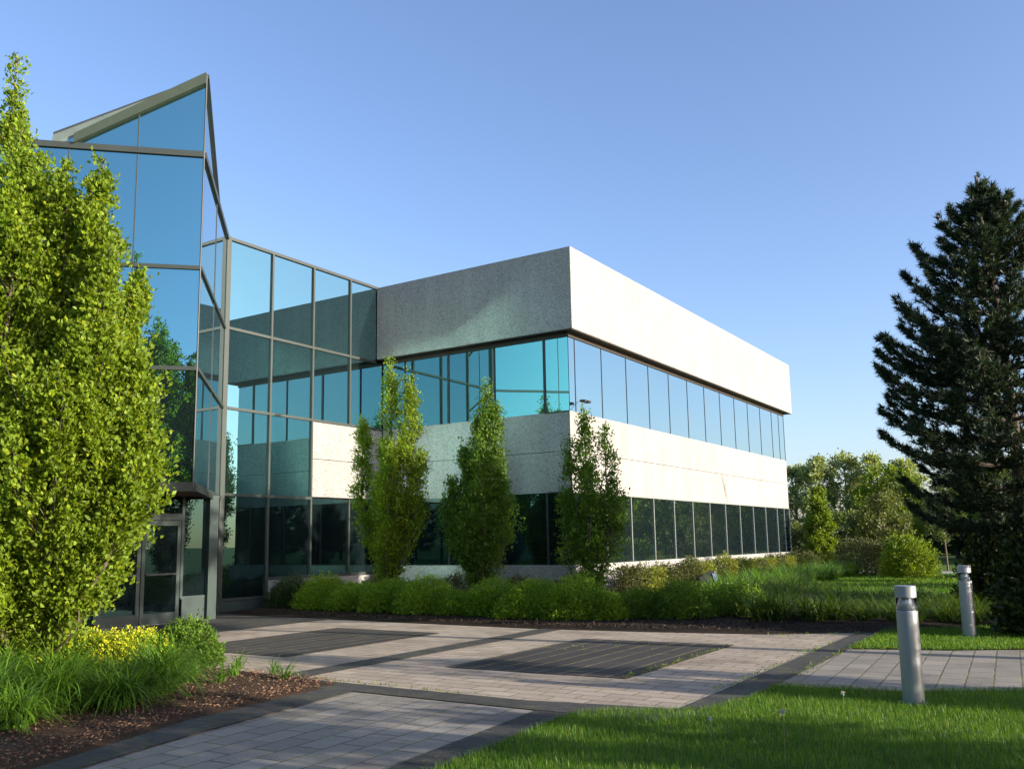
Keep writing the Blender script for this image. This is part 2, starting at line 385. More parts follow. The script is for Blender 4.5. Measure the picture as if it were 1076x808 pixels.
b = BB(); b.box(-18.05, -11.19, 20.6, 41.5, LF, LT); b.build('fascia', M['concrete'], bevel=.012)
b = BB(); b.box(-18.05, -11.215, 20.625, 41.47, LF-.022, LF-.002); b.box(-18.05, xW+.03, yW-.03, 41.1, L3, LF-.024); b.build('soffit', M['soffit'])
b = BB()
for z0, z1 in ((L1, LJ-.007), (LJ+.007, L2)): b.box(-18.05, xW, yW, 41.15, z0, z1)
b.build('concrete_band', M['concrete'])
b = BB(); b.box(-18.05, xW+.12, yW-.10, 41.22, -.2, L0); b.build('plinth', M['concrete'], bevel=.01)
b = BB(); b.box(-40, xG-.1, -6, 41.0, -.1, 9.40); b.box(xG-.1, xW-.06, yW+.06, 41.0, -.1, 9.3)
b.box(-40.1, xG-.09, 41.0, 41.2, -.1, 9.45)
b.extrude([(-18.1,14.70,-.1),(-16.72,13.3,-.1),(-16.72,9.1,-.1),(-18.1,7.72,-.1)], (0,0,9.4))
b.extrude([(-14.60,11.21,2.80),(-16.76,9.05,2.80),(-16.76,13.37,2.80)], (0,0,6.55))
b.build('inner_wall', M['core'])
b = BB(); b.box(-40, xG-.02, -6, 41.0, 9.41, 9.46); b.build('roof', M['roof'])

def window(o, u, w, h, nrm, parts, fmat, cut=None, jamb=.05, gmat=None):
    """one glazed unit: glass sheet (the part) with its own frame bars (the sub-part).
    o corner, u unit vector along, w width, h height, nrm outward; parts = which bars ('l','r','t','b')"""
    o = Vector(o); u = Vector(u); n = Vector(nrm)
    g = BB()
    if cut: poly = [o + u*a + Vector((0,0,c)) for a, c in cut]
    else: poly = [o, o+u*w, o+u*w+Vector((0,0,h)), o+Vector((0,0,h))]
    g.extrude([p - n*.012 for p in poly], n*.012)
    gl = g.build('window', gmat or M['glass'])
    f = BB(); Z = Vector((0,0,1)); k = 0
    for code, th, pr in parts:
        d = n*(.03+pr) ; q = -n*.03
        if code == 'l': f.obox(o - u*th/2 + q, u*th, d, Z*h)
        if code == 'r': f.obox(o + u*(w-th/2) + q, u*th, d, Z*h)
        if code == 't': f.obox(o + Z*(h-th/2) + q - n*.002 + u*.001, u*(w-.002), d - n*.001, Z*th)
        if code == 'b': f.obox(o - Z*th/2 + q - n*.002 + u*.001, u*(w-.002), d - n*.001, Z*th)
        k += 1
    if k:
        f.build('frame', fmat, gl); 
        fr = [c for c in bpy.data.objects if c.parent == gl][-1]
        # frame geometry is already offset like its glass
    return gl

# long east face: ribbons of glass
EY = [20.9, 21.25, 22.85, 24.49, 26.13, 27.77, 29.41, 31.05, 32.69, 34.33, 35.97, 37.61, 39.25, 40.3, 41.1]
for i in range(len(EY)-1):
    window((xW, EY[i], L2), (0,1,0), EY[i+1]-EY[i], L3-L2, (1,0,0), [('r',.022,.012)], M['frame_dark'])
    if i: window((xW, EY[i] if i > 1 else 20.9, L0), (0,1,0), EY[i+1]-(EY[i] if i > 1 else 20.9), L1-L0, (1,0,0), [('r',.036,.03),('t',.04,.02)], M['frame_light'], gmat=M['glass_dark_reflect'])
# shaded front face
FX = [-18.03, -17.17, -15.53, -13.89, -12.25, -11.49]
for i in range(5):
    window((FX[i], yW, L2), (1,0,0), FX[i+1]-FX[i], L3-L2, (0,-1,0), [('r',.06 if i in (1,3) else .03,.03)] if i < 4 else [('b',.03,.02)], M['frame_dark'])
    window((FX[i], yW, L0), (1,0,0), FX[i+1]-FX[i], L1-L0, (0,-1,0), [('r',.05,.035)] if i < 4 else [('t',.04,.02)], M['frame'], gmat=M['glass_dark_reflect'])
# glass wing
WY = [14.81, 16.35, 17.89, 19.41, 20.9]
for i in range(4):
    y0, w = WY[i], WY[i+1]-WY[i]
    rows = [(7.12, 9.44), (5.06, 7.12)]
    if i < 2: rows += [(2.88, 5.06)]
    rows += [(.30 if i == 0 else .76, 2.88)]
    for z0, z1 in rows:
        ww = min(w, 20.6 - y0 - .02) if z0 > 7 else w
        bars = [('r',.058,.05)] if not (i == 3) else []
        bars += [('b',.070,.045)]
        window((xG, y0, z0), (0,1,0), ww, z1-z0, (1,0,0), bars, M['frame'], gmat=M['glass_dark_reflect'] if z1 < 3 else None)
b = BB(); b.box(xG-.1, xG+.05, 14.81, 20.62, 9.44, 9.52); b.build('coping', M['frame'])
b = BB(); b.box(xG-.1, xG+.012, 17.93, 20.88, 2.925, 3.972); b.box(xG-.1, xG+.012, 17.93, 20.88, 3.988, 5.015); b.build('concrete_band', M['concrete'])
b = BB(); b.box(xG-.1, xG+.14, 16.39, 20.86, -.1, .715); b.build('plinth', M['concrete'])
b = BB(); b.box(xG-.1, xG+.06, 14.87, 16.385, -.1, .255); b.build('base_panel', M['frame_deep'])

# entrance tower: two faces at 45 degrees meeting at a sharp prow
C1 = Vector((-14.47, 11.21, 0)); dN = Vector((-S2,-S2,0)); dD = Vector((-S2,S2,0))
nF = Vector((S2,-S2,0)); nD = Vector((S2,S2,0)); LEN = 5.08; APEX = 11.2; GAB = 2.76; LTOP = 9.48
rowz = [(7.10, LTOP), (5.06, 7.10), (2.80, 5.06)]
def gable(a): return max(0, (APEX-LTOP)*(1-a/GAB))
for (d, n, cols, fm) in ((dN, nF, [0,1.27,2.54,3.81,LEN], M['frame']), (dD, nD, [0,2.55,LEN], M['frame'])):
    joint = .02 if d is dN else .02
    for i in range(len(cols)-1):
        a0, a1 = cols[i], cols[i+1]
        for z0, z1 in rowz:
            window(C1 + d*a0 + Vector((0,0,z0)), d, a1-a0, z1-z0, n, [('b',.078,.04)], M['frame'])
        if a0 < GAB:
            e = min(a1, GAB)
            poly = [(0,.06),(e-a0,.06),(e-a0,max(gable(e),.061)),(0,gable(a0))]
            if gable(e) < .08: poly = [(0,.06),(e-a0-.1,.06),(0,gable(a0))]
            window(C1 + d*a0 + Vector((0,0,LTOP)), d, e-a0, .2, n, [('b',.12,.05)], M['frame'], cut=poly)
    # hairline vertical joints
    jb = BB()
    for a in cols[1:-1]:
        top = LTOP + gable(a) - .05
        jb.obox(C1 + d*(a-.012) + Vector((0,0,2.86)) + n*.001, d*.024, n*.012, Vector((0,0,top-2.86)))
    jb.build('joint', M['frame_dark'])
    cp = BB()
    cp.obox(C1 + d*GAB + Vector((0,0,LTOP-.06)) - n*.12, d*(LEN-GAB), n*.17, Vector((0,0,.12)))
    cp.build('coping', M['frame'])
# prow edge trim and wing corner post
b = BB(); b.tube([C1 + Vector((.005,0,2.75)), C1 + Vector((.005,0,APEX))], [.018,.018], 8); b.build('corner_trim', M['frame_dark'])
b = BB(); b.box(xG-.10, xG+.07, 14.76, 14.90, 0, 9.52); b.build('corner_post', M['frame'])
b = BB(); b.obox(Vector((-16.74,13.30,0)), (.20,0,0), (0,.24,0), (0,0,2.74)); b.build('corner_post', M['frame_deep'])
# sloping roof of the tower with gable beams along both rakes
A0 = C1 + dN*GAB + Vector((0,0,LTOP)); B0 = C1 + dD*GAB + Vector((0,0,LTOP)); P0 = C1 + Vector((0,0,APEX))
b = BB(); b.extrude([P0, A0, B0], (0,0,.08)); b.build('tower_roof', M['skylight'])
def rake(d, n, lo, hi, th, inset, mat, name, e0=0.0, e1=GAB):
    r = BB(); f = lambda a: Vector(C1 + d*a + n*inset + Vector((0,0,LTOP + (APEX-LTOP)*(1-a/GAB))))
    r.extrude([f(e0)+Vector((0,0,lo[0])), f(e1)+Vector((0,0,lo[1])), f(e1)+Vector((0,0,hi[1])), f(e0)+Vector((0,0,hi[0]))], n*th)
    return r.build(name, mat)
rake(dN, nF, (-.20,-.16), (.03,.03), .10, .0, M['coping'], 'gable_beam', 0, 2.45)
rake(dD, nD, (-.05,-.05), (.03,.05), .05, .0, M['frame_dark'], 'gable_beam')
# lapped skylight panels rising behind the front rake
sk = BB(); skd = BB(); steps = 1
for k in range(steps):
    a0 = GAB*1.05*k/steps; a1 = GAB*1.05*(k+1)/steps
    z = lambda a: LTOP + (APEX-LTOP)*(1-a/GAB)
    t0, t1 = .05+.21*k/steps, .05+.21*(k+1)/steps
    def pt(a, dz, ins): return C1 + dN*a - nF*ins + Vector((0,0,z(a)+dz))
    sk.extrude([pt(a0,-.02,.03), pt(a1,-.02,.03), pt(a1,t1+.10,.16), pt(a0,t0+.03,.16)], -nF*.04)
    skd.extrude([pt(a0,t0+.032,.17), pt(a1,t1+.102,.17), pt(a1,t1+.16,.17), pt(a0,t0+.07,.17)], -nF*.25)
sk.build('skylight_panel', M['skylight']); skd.build('skylight_rib', M['frame_dark'])
# underside of the prow and the recessed entrance below it
b = BB(); b.extrude([C1+Vector((-.05,0,2.70)), Vector((-16.70,9.03,2.70)), Vector((-16.70,13.39,2.70))], (0,0,.09)); b.build('soffit', M['soffit_red'])
b = BB()
b.obox(C1 + Vector((0,0,2.66)) + nF*.0 - nF*.10, dN*3.12, nF*.17, (0,0,.11)); b.obox(C1 + Vector((0,0,2.661)) - nD*.10, dD*3.08, nD*.17, (0,0,.108))
b.build('canopy_edge', M['frame'])
xD = -16.66
def entry_bay(y0, y1, z0, z1, bars): return window((xD, y0, z0), (0,1,0), y1-y0, z1-z0, (1,0,0), bars, M['frame_deep'], gmat=M['glass_clear'])
entry_bay(12.66, 13.30, .52, 2.70, [('l',.07,.05),('b',.06,.04)])
entry_bay(9.05, 10.68, .12, 2.70, [('r',.08,.05)])
entry_bay(10.68, 12.66, 2.25, 2.70, [('b',.14,.05)])
b = BB(); b.box(xD-.03, xD+.03, 12.70, 13.30, .02, .49); b.build('base_panel', M['frame_deep'])
for y0, y1, hs in ((10.72, 11.655, 1), (11.675, 12.62, -1)):
    d = BB(); d.box(xD-.03, xD-.012, y0+.07, y1-.07, .22, 2.10); do = d.build('door', M['glass_clear'])
    f = BB()
    f.box(xD-.035, xD+.035, y0, y0+.085, .02, 2.17); f.box(xD-.035, xD+.035, y1-.085, y1, .02, 2.17)
    f.box(xD-.034, xD+.034, y0+.086, y1-.086, 2.06, 2.169); f.box(xD-.034, xD+.034, y0+.086, y1-.086, .021, .24)
    f.build('door_frame', M['frame_deep'], do)
    h = BB(); h.box(xD+.045, xD+.075, y0+.09, y1-.09, 1.02, 1.06); h.box(xD+.03, xD+.046, y0+.12, y0+.15, 1.02, 1.06); h.box(xD+.03, xD+.046, y1-.15, y1-.12, 1.02, 1.06)
    h.build('push_bar', M['frame'], do)
b = BB(); b.box(xD-.05, xD+.10, 9.05, 13.3, -.05, .020); b.build('threshold', M['frame_light'])
# glass strip between recess post and wing
q = Vector((-16.72,13.46,0)); window(q + Vector((0,0,.50)), dD, 1.86, 2.2, nD, [('b',.07,.04)], M['frame_deep'], gmat=M['glass_clear'])
b = BB(); b.obox(q - nD*.04, dD*1.86, nD*.06, (0,0,.46)); b.build('base_panel', M['frame_deep'])
# mirrored wing on the far side of the tower
for i in range(5):
    y1 = 7.61 - i*1.54
    for z0, z1 in ((7.12,9.44),(5.06,7.12),(2.88,5.06),(.3,2.88)):
        window((xG, y1-1.54, z0), (0,1,0), 1.54, z1-z0, (1,0,0), [('r',.075,.06),('b',.085,.05)], M['frame'])

# twin floodlight at the upper window corner
fl = thing('floodlight', (-11.49,20.95,5.08), 'small black twin floodlight on a bent arm at the upper window corner', 'floodlight')
fl.scale = (.6,.6,.6)
b = MB(); b.tube([(.02,0,0),(.10,.0,.10),(.30,.18,.38),(.36,.30,.42),(.46,.75,.43)], [.012]*5, 8); b.build('arm', M['black'], fl)
for yy in (.40, .78):
    b = MB(); b.extrude([(.30,yy-.10,.36),(.56,yy-.10,.34),(.58,yy-.10,.45),(.30,yy-.10,.47)], (0,.22,0)); b.build('lamp_head', M['black'], fl, bevel=.012)

# ------------------------------------------------------------------ foliage makers
def unit(a): return a/np.maximum(np.linalg.norm(a, axis=-1, keepdims=True), 1e-9)
def leaves(P, D, L, W, rng, per=6, jit=.05, spread=.8, up=.15, droop=0.0):
    """P (n,3) twig tips with directions D -> per leaves each: V, F (triangles)"""
    n = len(P); P = np.repeat(P, per, 0); D = np.repeat(D, per, 0); m = n*per
    d = unit(D + rng.normal(0, spread, (m,3)) + np.array([0,0,up]))
    base = P + rng.normal(0, jit, (m,3))
    s = unit(np.cross(d, rng.normal(0,1,(m,3)) + np.array([0,0,.9]))); nn = np.cross(s, d)
    l = L*rng.uniform(.65,1.25,(m,1)); w = W*rng.uniform(.7,1.2,(m,1))*.5
    mid = base + d*l*.5
    tip = base + d*l - nn*l*.12
    V = np.stack([base, mid + s*w + nn*w*.35, tip, mid - s*w + nn*w*.35], 1).reshape(-1,3)
    i = np.arange(m)*4
    F = np.concatenate([np.stack([i,i+1,i+2],1), np.stack([i,i+2,i+3],1)])
    return V, F
def join(parts):
    Vs, Fs, o = [], [], 0
    for V, F in parts: Vs.append(V); Fs.append(F+o); o += len(V)
    return np.concatenate(Vs), np.concatenate(Fs)

def spire_tree(root, spires, leaf, lmat, nb, tw, seed, bmat, leaf_w=.6, base_t=.10, per=7, jit=.06, stem_r=.05, dens_top=1.0):
    """fastigiate tree: several ascending stems, each with short ascending branches carrying leaf tufts"""
    rng = np.random.default_rng(seed); tk = MB(); P = []; D = []
    for (sx, sy, top, rad, wgt) in spires:
        c = np.array([sx, sy, 0.0]); lean = rng.normal(0,.05,2)
        def stem(t):
            e = np.clip(t/.55, 0, 1); e = e*e*(3-2*e)
            return np.array([sx*(.08+.92*e)+lean[0]*math.sin(t*5), sy*(.08+.92*e)+lean[1]*math.sin(t*4), top*t])
        ts = np.linspace(0,1,12); pts = [stem(t) for t in ts]
        tk.tube(pts, [stem_r*(top/6)*(1-.92*t)+.004 for t in ts], 6)
        for k in range(int(nb*wgt)):
            t = base_t + (1-base_t)*rng.random()**(.9)
            prof = min(1, (t-base_t+.05)/.22)*(1-t**2.6)**.75*.95 + .08
            r = rad*prof*rng.uniform(.55,1.12)
            a = rng.uniform(0, 2*math.pi); s = stem(t*.92)
            out = np.array([math.cos(a), math.sin(a), 0])
            e = s + out*r + np.array([0,0,r*rng.uniform(.9,2.0)+.14])
            midp = (s+e)/2 + out*r*.12
            if rng.random() < .75: tk.tube([s, midp, e], [.011*top/6,.007*top/6,.003], 3, cap=False)
            n = max(2, int(tw*(.35+prof)*rng.uniform(.6,1.3)))
            u = rng.uniform(.25,1.08,(n,1))
            q = (1-u)**2*s + 2*u*(1-u)*midp + u*u*e + rng.normal(0,.045+.06*r,(n,3))
            P.append(q); D.append(np.tile(out*.55+np.array([0,0,.8]), (n,1)) + rng.normal(0,.3,(n,3)))
        # leading shoot
        n = int(tw*2.2); u = rng.uniform(.86,1.0,n); q = np.array([stem(x) for x in u]) + rng.normal(0,.05,(n,3)); P.append(q); D.append(np.tile([0,0,1.0],(n,1)))
    V, F = leaves(np.concatenate(P), np.concatenate(D), leaf, leaf*leaf_w, rng, per=per, jit=jit, spread=.55)
    tk.build('trunk', bmat, root); mesh_np('crown', V, F, lmat, root)

def round_tree(root, h, rad, leaf, lmat, bmat, clumps, per_clump, seed, base=.25, leaf_w=.65, cone=0.0, per=5, trunk_r=None):
    """broad or conical tree: trunk, limbs and leaf clumps spread through the crown"""
    rng = np.random.default_rng(seed); tk = MB(); tr = trunk_r or h*.018
    z0 = h*base; tk.tube([(0,0,0),(rng.normal(0,.01*h),rng.normal(0,.01*h),h*.45),(0,0,h*.93)], [tr,tr*.7,tr*.12], 7)
    P = []; D = []
    for k in range(clumps):
        t = rng.random(); z = z0 + (h-z0)*t
        prof = math.sqrt(max(0.02, 1-(2*t-1)**2)) if cone == 0 else ((1-t)**cone*.95 + .06)*min(1,.35+t*4)
        a = rng.uniform(0,2*math.pi); rr = rad*prof*rng.uniform(.25,1.0)**.5
        c = np.array([math.cos(a)*rr, math.sin(a)*rr, z]); c += rng.normal(0, .05*rad, 3)
        s = np.array([0,0,max(z0*.7, z-rr*.9)])
        tk.tube([s, (s+c)/2+np.array([0,0,.06*rr]), c], [tr*.28,tr*.16,tr*.05], 4, cap=False)
        cr = rad*rng.uniform(.16,.30)*(1 if cone == 0 else .8)
        n = int(per_clump*rng.uniform(.5,1.4))
        q = rng.normal(0,1,(n,3)); q = unit(q)*(rng.random((n,1))**.5)*cr*np.array([1.1,1.1,.75])
        P.append(c+q); D.append(unit(q)+np.array([0,0,.4])+unit(c-np.array([0,0,z]))*.3)
    V, F = leaves(np.concatenate(P), np.concatenate(D), leaf, leaf*leaf_w, rng, per=per, jit=leaf*.6, spread=.7)
    tk.build('trunk', bmat, root); mesh_np('crown', V, F, lmat, root)

def pine_tree(root, H, rmax, slope, seed, nmat, bmat, z0=1.2, tuft=.42, whorl=.52, per=15, dens=1.0):
    VJ = .045*H/8
    rng = np.random.default_rng(seed); tk = MB(); P = []; D = []
    ts = np.linspace(0,1,10); tk.tube([(.12*math.sin(t*4),.1*math.sin(t*3),H*t) for t in ts], [.26*(H/18)*(1-t)+.02 for t in ts], 8)
    z = z0
    while z < H-.3:
        Lb = min(rmax, slope*(H-z)+.28, rmax*.72+(z-z0)*.45)
        nb = int(rng.integers(6,9)); a0 = rng.uniform(0,6.28)
        for k in range(nb):
            a = a0 + 2*math.pi*k/nb + rng.normal(0,.18); L = Lb*rng.uniform(.72,1.06)*min(1, .35+(H-z)*.45)
            o = np.array([math.cos(a), math.sin(a), 0]); sd = np.array([-o[1], o[0], 0])
            low = 1-z/H; rise0 = .35-.5*low
            def br(u): return np.array([0,0,z]) + o*L*u + np.array([0,0,1])*L*(rise0*u - .12*u*u*low + (.42)*u**3)
            us = np.linspace(0,1,6); tk.tube([br(u) for u in us], [.05*(L/4)*(1-u)+.012 for u in us], 4, cap=False)
            n = max(6, int(L*11*dens))
            u = rng.uniform(.22,1.0,n)**.8
            lat = rng.normal(0,1,n)*(.10+.26*L*(1-u*.55))*.55*np.minimum(1,(1.12-u)*2.2)
            q = np.array([br(x) for x in u]) + sd*lat[:,None] + np.array([0,0,1])*(np.abs(lat)*.10+rng.normal(0,VJ,n))[:,None]
            P.append(q); D.append(np.tile(o*.75+np.array([0,0,.65]),(n,1)) + sd*np.sign(lat)[:,None]*.45)
        z += whorl*rng.uniform(.75,1.25)*(1 if z < H*.8 else .75)
    n = 14; P.append(np.stack([rng.normal(0,.08,n), rng.normal(0,.08,n), H-rng.uniform(-.15,.8,n)],1)); D.append(np.tile([0,0,1.2],(n,1)))
    P = np.concatenate(P); D = unit(np.concatenate(D))
    m = len(P)*per; Pr = np.repeat(P,per,0); Dr = np.repeat(D,per,0)
    back = rng.uniform(0,.75,(m,1))*tuft
    d = unit(Dr*.75 + rng.normal(0,.55,(m,3)))
    s = unit(np.cross(d, rng.normal(0,1,(m,3))))*tuft*.055
    b0 = Pr - Dr*back*.8; l = tuft*rng.uniform(.5,.85,(m,1))
    V = np.stack([b0+s, b0+d*l, b0-s],1).reshape(-1,3); F = np.arange(m*3).reshape(-1,3)
    tk.build('trunk', bmat, root); mesh_np('crown', V, F, nmat, root)

def ribbon_clump(n, length, width, rng, spread=.10, lean=(50,86), segs=5, droop=1.0):
    """fountain of strap leaves"""
    az = rng.uniform(0,2*np.pi,n); el = np.radians(rng.uniform(lean[0],lean[1],n)); L = length*rng.uniform(.6,1.15,n); w = width*rng.uniform(.7,1.2,n)
    r0 = spread*np.sqrt(rng.random(n)); a0 = rng.uniform(0,2*np.pi,n)
    p = np.stack([r0*np.cos(a0), r0*np.sin(a0), np.zeros(n)],1)
    curl = droop*rng.uniform(.8,2.0,n)
    side = np.stack([-np.sin(az), np.cos(az), np.zeros(n)],1)
    rows = []
    for k in range(segs+1):
        t = k/segs; ww = (w*(1-t**2.2)*(.75+.5*t) + .0008)[:,None]*.5
        rows.append(np.stack([p+side*ww, p-side*ww],1))
        e = el - curl*t*1.1
        p = p + (L/segs)[:,None]*np.stack([np.cos(e)*np.cos(az), np.cos(e)*np.sin(az), np.sin(e)],1)
    V = np.stack(rows,1).reshape(-1,3)                       # n, segs+1, 2
    i0 = (np.arange(n)*(segs+1)*2)[:,None] + (np.arange(segs)*2)[None,:]
    F = np.stack([i0, i0+1, i0+3, i0+2],-1).reshape(-1,4)
    V[:,2] = np.maximum(V[:,2], .015)
    return V, F

def dome_shrub(name, root_or_none, rx, ry, h, leaf, mat, n, seed, boxy=0.0, per=4, lumps=9, stems=True):
    """low shrub: leaf shell over a lumpy mound with depth, plus a few stems"""
    rng = np.random.default_rng(seed)
    d = unit(rng.normal(0,1,(n,3))); d[:,2] = np.abs(d[:,2])
    if boxy:
        mxx = np.max(np.abs(d),axis=1,keepdims=True); d = d*(1-boxy) + boxy*d/mxx
    lump = np.ones(n)
    for k in range(lumps):
        c = unit(rng.normal(0,1,3)*np.array([1,1,.6])); lump += rng.uniform(-.28,.30)*np.exp(-8*(1-(unit(d)@c)))
    r = (rng.random(n)**.28*lump*(1+.16*rng.random(n)**5))[:,None]
    P = d*r*np.array([rx,ry,h]); P[:,2] += .03
    return leaves(P, unit(d)*.7+np.array([0,0,.3]), leaf, leaf*.6, rng, per=per, jit=leaf*.5, spread=.6)
def shrub(name, loc, rx, ry, h, leaf, mat, n, seed, label, cat='shrub', group=None, boxy=0.0, per=4, rz=0):
    t = thing(name, loc, label, cat, group, rz)
    V, F = dome_shrub(name, None, rx, ry, h, leaf, mat, n, seed, boxy, per)
    mesh_np('foliage', V, F, mat, t)
    rng = random.Random(seed); s = MB()
    for k in range(7):
        a = rng.uniform(0,6.28); q = rng.uniform(.3,.75)
        s.tube([(0.05*math.cos(a),.05*math.sin(a),-.03),(rx*q*.5*math.cos(a),ry*q*.5*math.sin(a),h*.4),(rx*q*math.cos(a),ry*q*math.sin(a),h*.8)], [.014,.010,.004], 4)
    s.build('stem', M['bark'], t); return t

# ------------------------------------------------------------------ the trees in the picture
t = thing('hornbeam_tree', (-11.25,6.4,.03), 'large bright spring-green columnar tree beside the entrance tower, filling the left edge', 'tree')
spire_tree(t, [(-1.42,.1,8.75,.46,1.0),(-.50,-.2,7.25,.74,1.3),(.08,-.3,6.75,.70,1.3),(.52,-.15,6.5,.56,1.2),(.30,.3,6.5,.62,1.1),(.96,.0,6.55,.46,1.1),(1.42,-.2,5.25,.36,.9),(1.62,.15,4.0,.42,.9),(.1,-.6,6.0,.80,1.1),(.7,.6,5.2,.7,1.0),(-.9,.4,7.0,.75,1.1),(-2.0,.3,6.7,.8,1.0),(-1.4,-.5,6.6,.75,1.0),(1.1,-.5,3.7,.72,1.1),(-.2,-.3,3.2,1.2,1.2),(1.45,.1,3.0,.62,1.0),(-2.9,.2,5.6,.9,.9),(.6,.1,2.0,.8,.9),(-.9,.0,2.2,1.0,1.0),(-2.2,.0,3.2,1.0,1.0),(.2,.2,1.4,.8,.8),(-.6,-.3,1.5,.85,.9),(-1.5,-.2,1.7,.9,.9),(.95,.0,1.3,.6,.7),(.3,-.5,1.2,.7,.8)],
           .070, M['leaf_hornbeam'], 74, 19, 11, M['bark'], per=9, jit=.042, stem_r=.055, base_t=.05, leaf_w=.68)

t = thing('columnar_tree', (-14.55,17.1,.03), 'columnar tree with three bright lime spires, nearest the glass wing', 'tree', 'columnar trees along the shaded front')
spire_tree(t, [(.05,0,6.2,.40,1.3),(.60,.1,5.75,.36,1.2),(-.92,0,4.85,.30,1.0),(-.42,.3,4.2,.34,.9),(.35,-.4,4.0,.38,.9),(.80,.1,3.8,.28,.8),(0,-.2,2.9,.55,.9)], .07, M['leaf_hornbeam'], 56, 15, 21, M['bark'], per=7)
t = thing('columnar_tree', (-12.3,17.8,.03), 'dense mid-green columnar tree with one pointed top, middle of the row before the concrete band', 'tree', 'columnar trees along the shaded front')
spire_tree(t, [(.12,0,5.35,.34,1.1),(.40,.1,4.9,.32,.9),(-.48,0,3.9,.30,.9),(-.2,.3,4.6,.34,.9),(.30,-.35,4.0,.40,.9),(.6,.1,3.2,.34,.8),(-.66,-.2,3.1,.34,.8),(0,-.2,2.8,.6,1.0)], .07, M['leaf_column'], 56, 15, 22, M['bark'], per=7)
t = thing('columnar_tree', (-9.35,17.8,.03), 'thin airy columnar tree with bare lower stems at the building corner', 'tree', 'columnar trees along the shaded front')
spire_tree(t, [(-.05,0,4.55,.28,.8),(.42,.1,4.15,.34,.8),(-.42,0,3.85,.34,.7),(-.2,.3,3.3,.40,.7),(.2,-.35,3.2,.45,.7),(.5,.1,2.9,.36,.8),(-.5,-.2,2.7,.36,.7),(0,0,2.2,.5,.8)], .075, M['leaf_column'], 40, 11, 23, M['bark'], per=6, base_t=.11)

t = thing('pine_tree', (-1.12,17.5,0), 'tall dark pine tree with upswept branches at the right edge', 'tree')
pine_tree(t, 7.95, 2.25, .50, 35, M['needle'], M['bark_dark'], z0=1.7, tuft=.16, whorl=.36, per=28, dens=5.2)
t = thing('pine_tree', (.85,20.8,0), 'second dark pine tree partly hidden behind the tall one, cut by the right edge', 'tree')
pine_tree(t, 8.0, 2.4, .56, 32, M['needle'], M['bark_dark'], z0=1.8, tuft=.17, whorl=.42, per=26, dens=4.2)

# background trees beyond the far end of the building
for i, (x, y, h, r_) in enumerate([(-27.3,101,9.0,2.4),(-24.2,99,9.6,2.0),(-22.0,101,10.2,2.2),(-19.4,100,9.9,2.0),(-16.6,103,9.4,2.2)]):
    t = thing('poplar_tree', (x,y,0), 'pale grey-green loose-crowned tree in the distance, %s' % ['touching the end of the building','second from the building end','topmost of its clump','slim and fourth from the building end','nearest the dark pine'][i], 'tree', 'pale distant trees beyond the building')
    round_tree(t, h, r_, .34, M['leaf_poplar'], M['bark'], 70, 16, 40+i, base=.14, per=5)
t = thing('young_tree', (-11.65,47,0), 'small conical lime-green tree standing on the lawn past the building end', 'tree')
round_tree(t, 3.95, .85, .13, M['leaf_lime'], M['bark_dark'], 70, 26, 51, base=.18, cone=.8)
t = thing('young_tree', (-10.6,60,0), 'bushy yellow-green tree behind the pine branches', 'tree')
round_tree(t, 5.6, 1.9, .19, M['leaf_lime'], M['bark_dark'], 70, 26, 52, base=.2)
t = thing('young_tree', (-7.6,41.5,0), 'olive-green small tree with a bare lower stem beside the clipped dark hedge', 'tree')
round_tree(t, 3.3, 1.05, .12, M['leaf_olive'], M['bark'], 60, 26, 53, base=.25)
t = thing('thin_tree', (-5.62,44.6,0), 'slender pale-stemmed sapling by the grey path', 'tree')
round_tree(t, 3.9, .95, .12, M['leaf_bg'], M['bark'], 34, 12, 54, base=.34, trunk_r=.045)
UND = [(-26.5,84,3.0,2.6,'leaf_bg'),(-22.5,82,2.7,2.6,'leaf_olive'),(-18.8,84,3.4,2.5,'leaf_bg'),(-15.4,80,3.6,2.3,'leaf_olive'),(-12.6,78,3.6,2.2,'leaf_bg'),(-9.6,80,4.6,2.6,'leaf_bg'),(-6.4,78,4.4,2.6,'leaf_dark'),(-3.0,80,5.0,2.8,'leaf_bg')]
UL = ['dark thicket bush low beside the far building corner','olive bush under the pale distant trees','mid-green bush under the tallest distant tree','olive bush right of the conical lime tree','mid-green bush behind the clipped dark hedge','broad green tree behind the yellow-green tree','dark bush seen below the pine branches','broad green tree behind the big pine']
for i, (x, y, h, r_, mm) in enumerate(UND):
    t = thing('distant_bush', (x,y,0), UL[i], 'bush', 'distant bushes beyond the lawn')
    round_tree(t, h, r_, .26, M[mm], M['bark_dark'], 60, 18, 60+i, base=.03)

# shrubs on the back lawn
shrub('clipped_hedge', (-7.7,38.6,0), 1.15, .8, 1.35, .075, M['leaf_red'], 3000, 71, 'dark clipped hedge with a green flat top beside the lawn', 'hedge', boxy=.6, per=3)
shrub('round_shrub', (-5.55,33.9,.18), .92, .85, 1.35, .085, M['leaf_lime'], 2600, 72, 'bright lime-green round shrub on a short stem behind the nearer bollard', 'shrub', per=4)
for i, (x, y, rx, h, lab) in enumerate([(-1.75,21.2,.95,1.9,'dark leafy shrub behind the farther bollard'),(-1.5,31.5,1.6,4.0,'tall dark shrub with glints of light at the right edge'),(-.62,16.75,.78,1.9,'dark low shrub cut by the right edge under the pine'),(-2.2,38.0,1.5,3.0,'dark shrub below the pine branches, left of the taller one'),(.9,38.5,1.8,3.6,'dark shrub deep behind the right-edge shrubs')]):
    shrub('broadleaf_shrub', (x,y,0), rx, rx*.9, h, .12, M['leaf_dark'], 2300, 80+i, lab, 'shrub', 'dark shrubs under the pine', per=4)

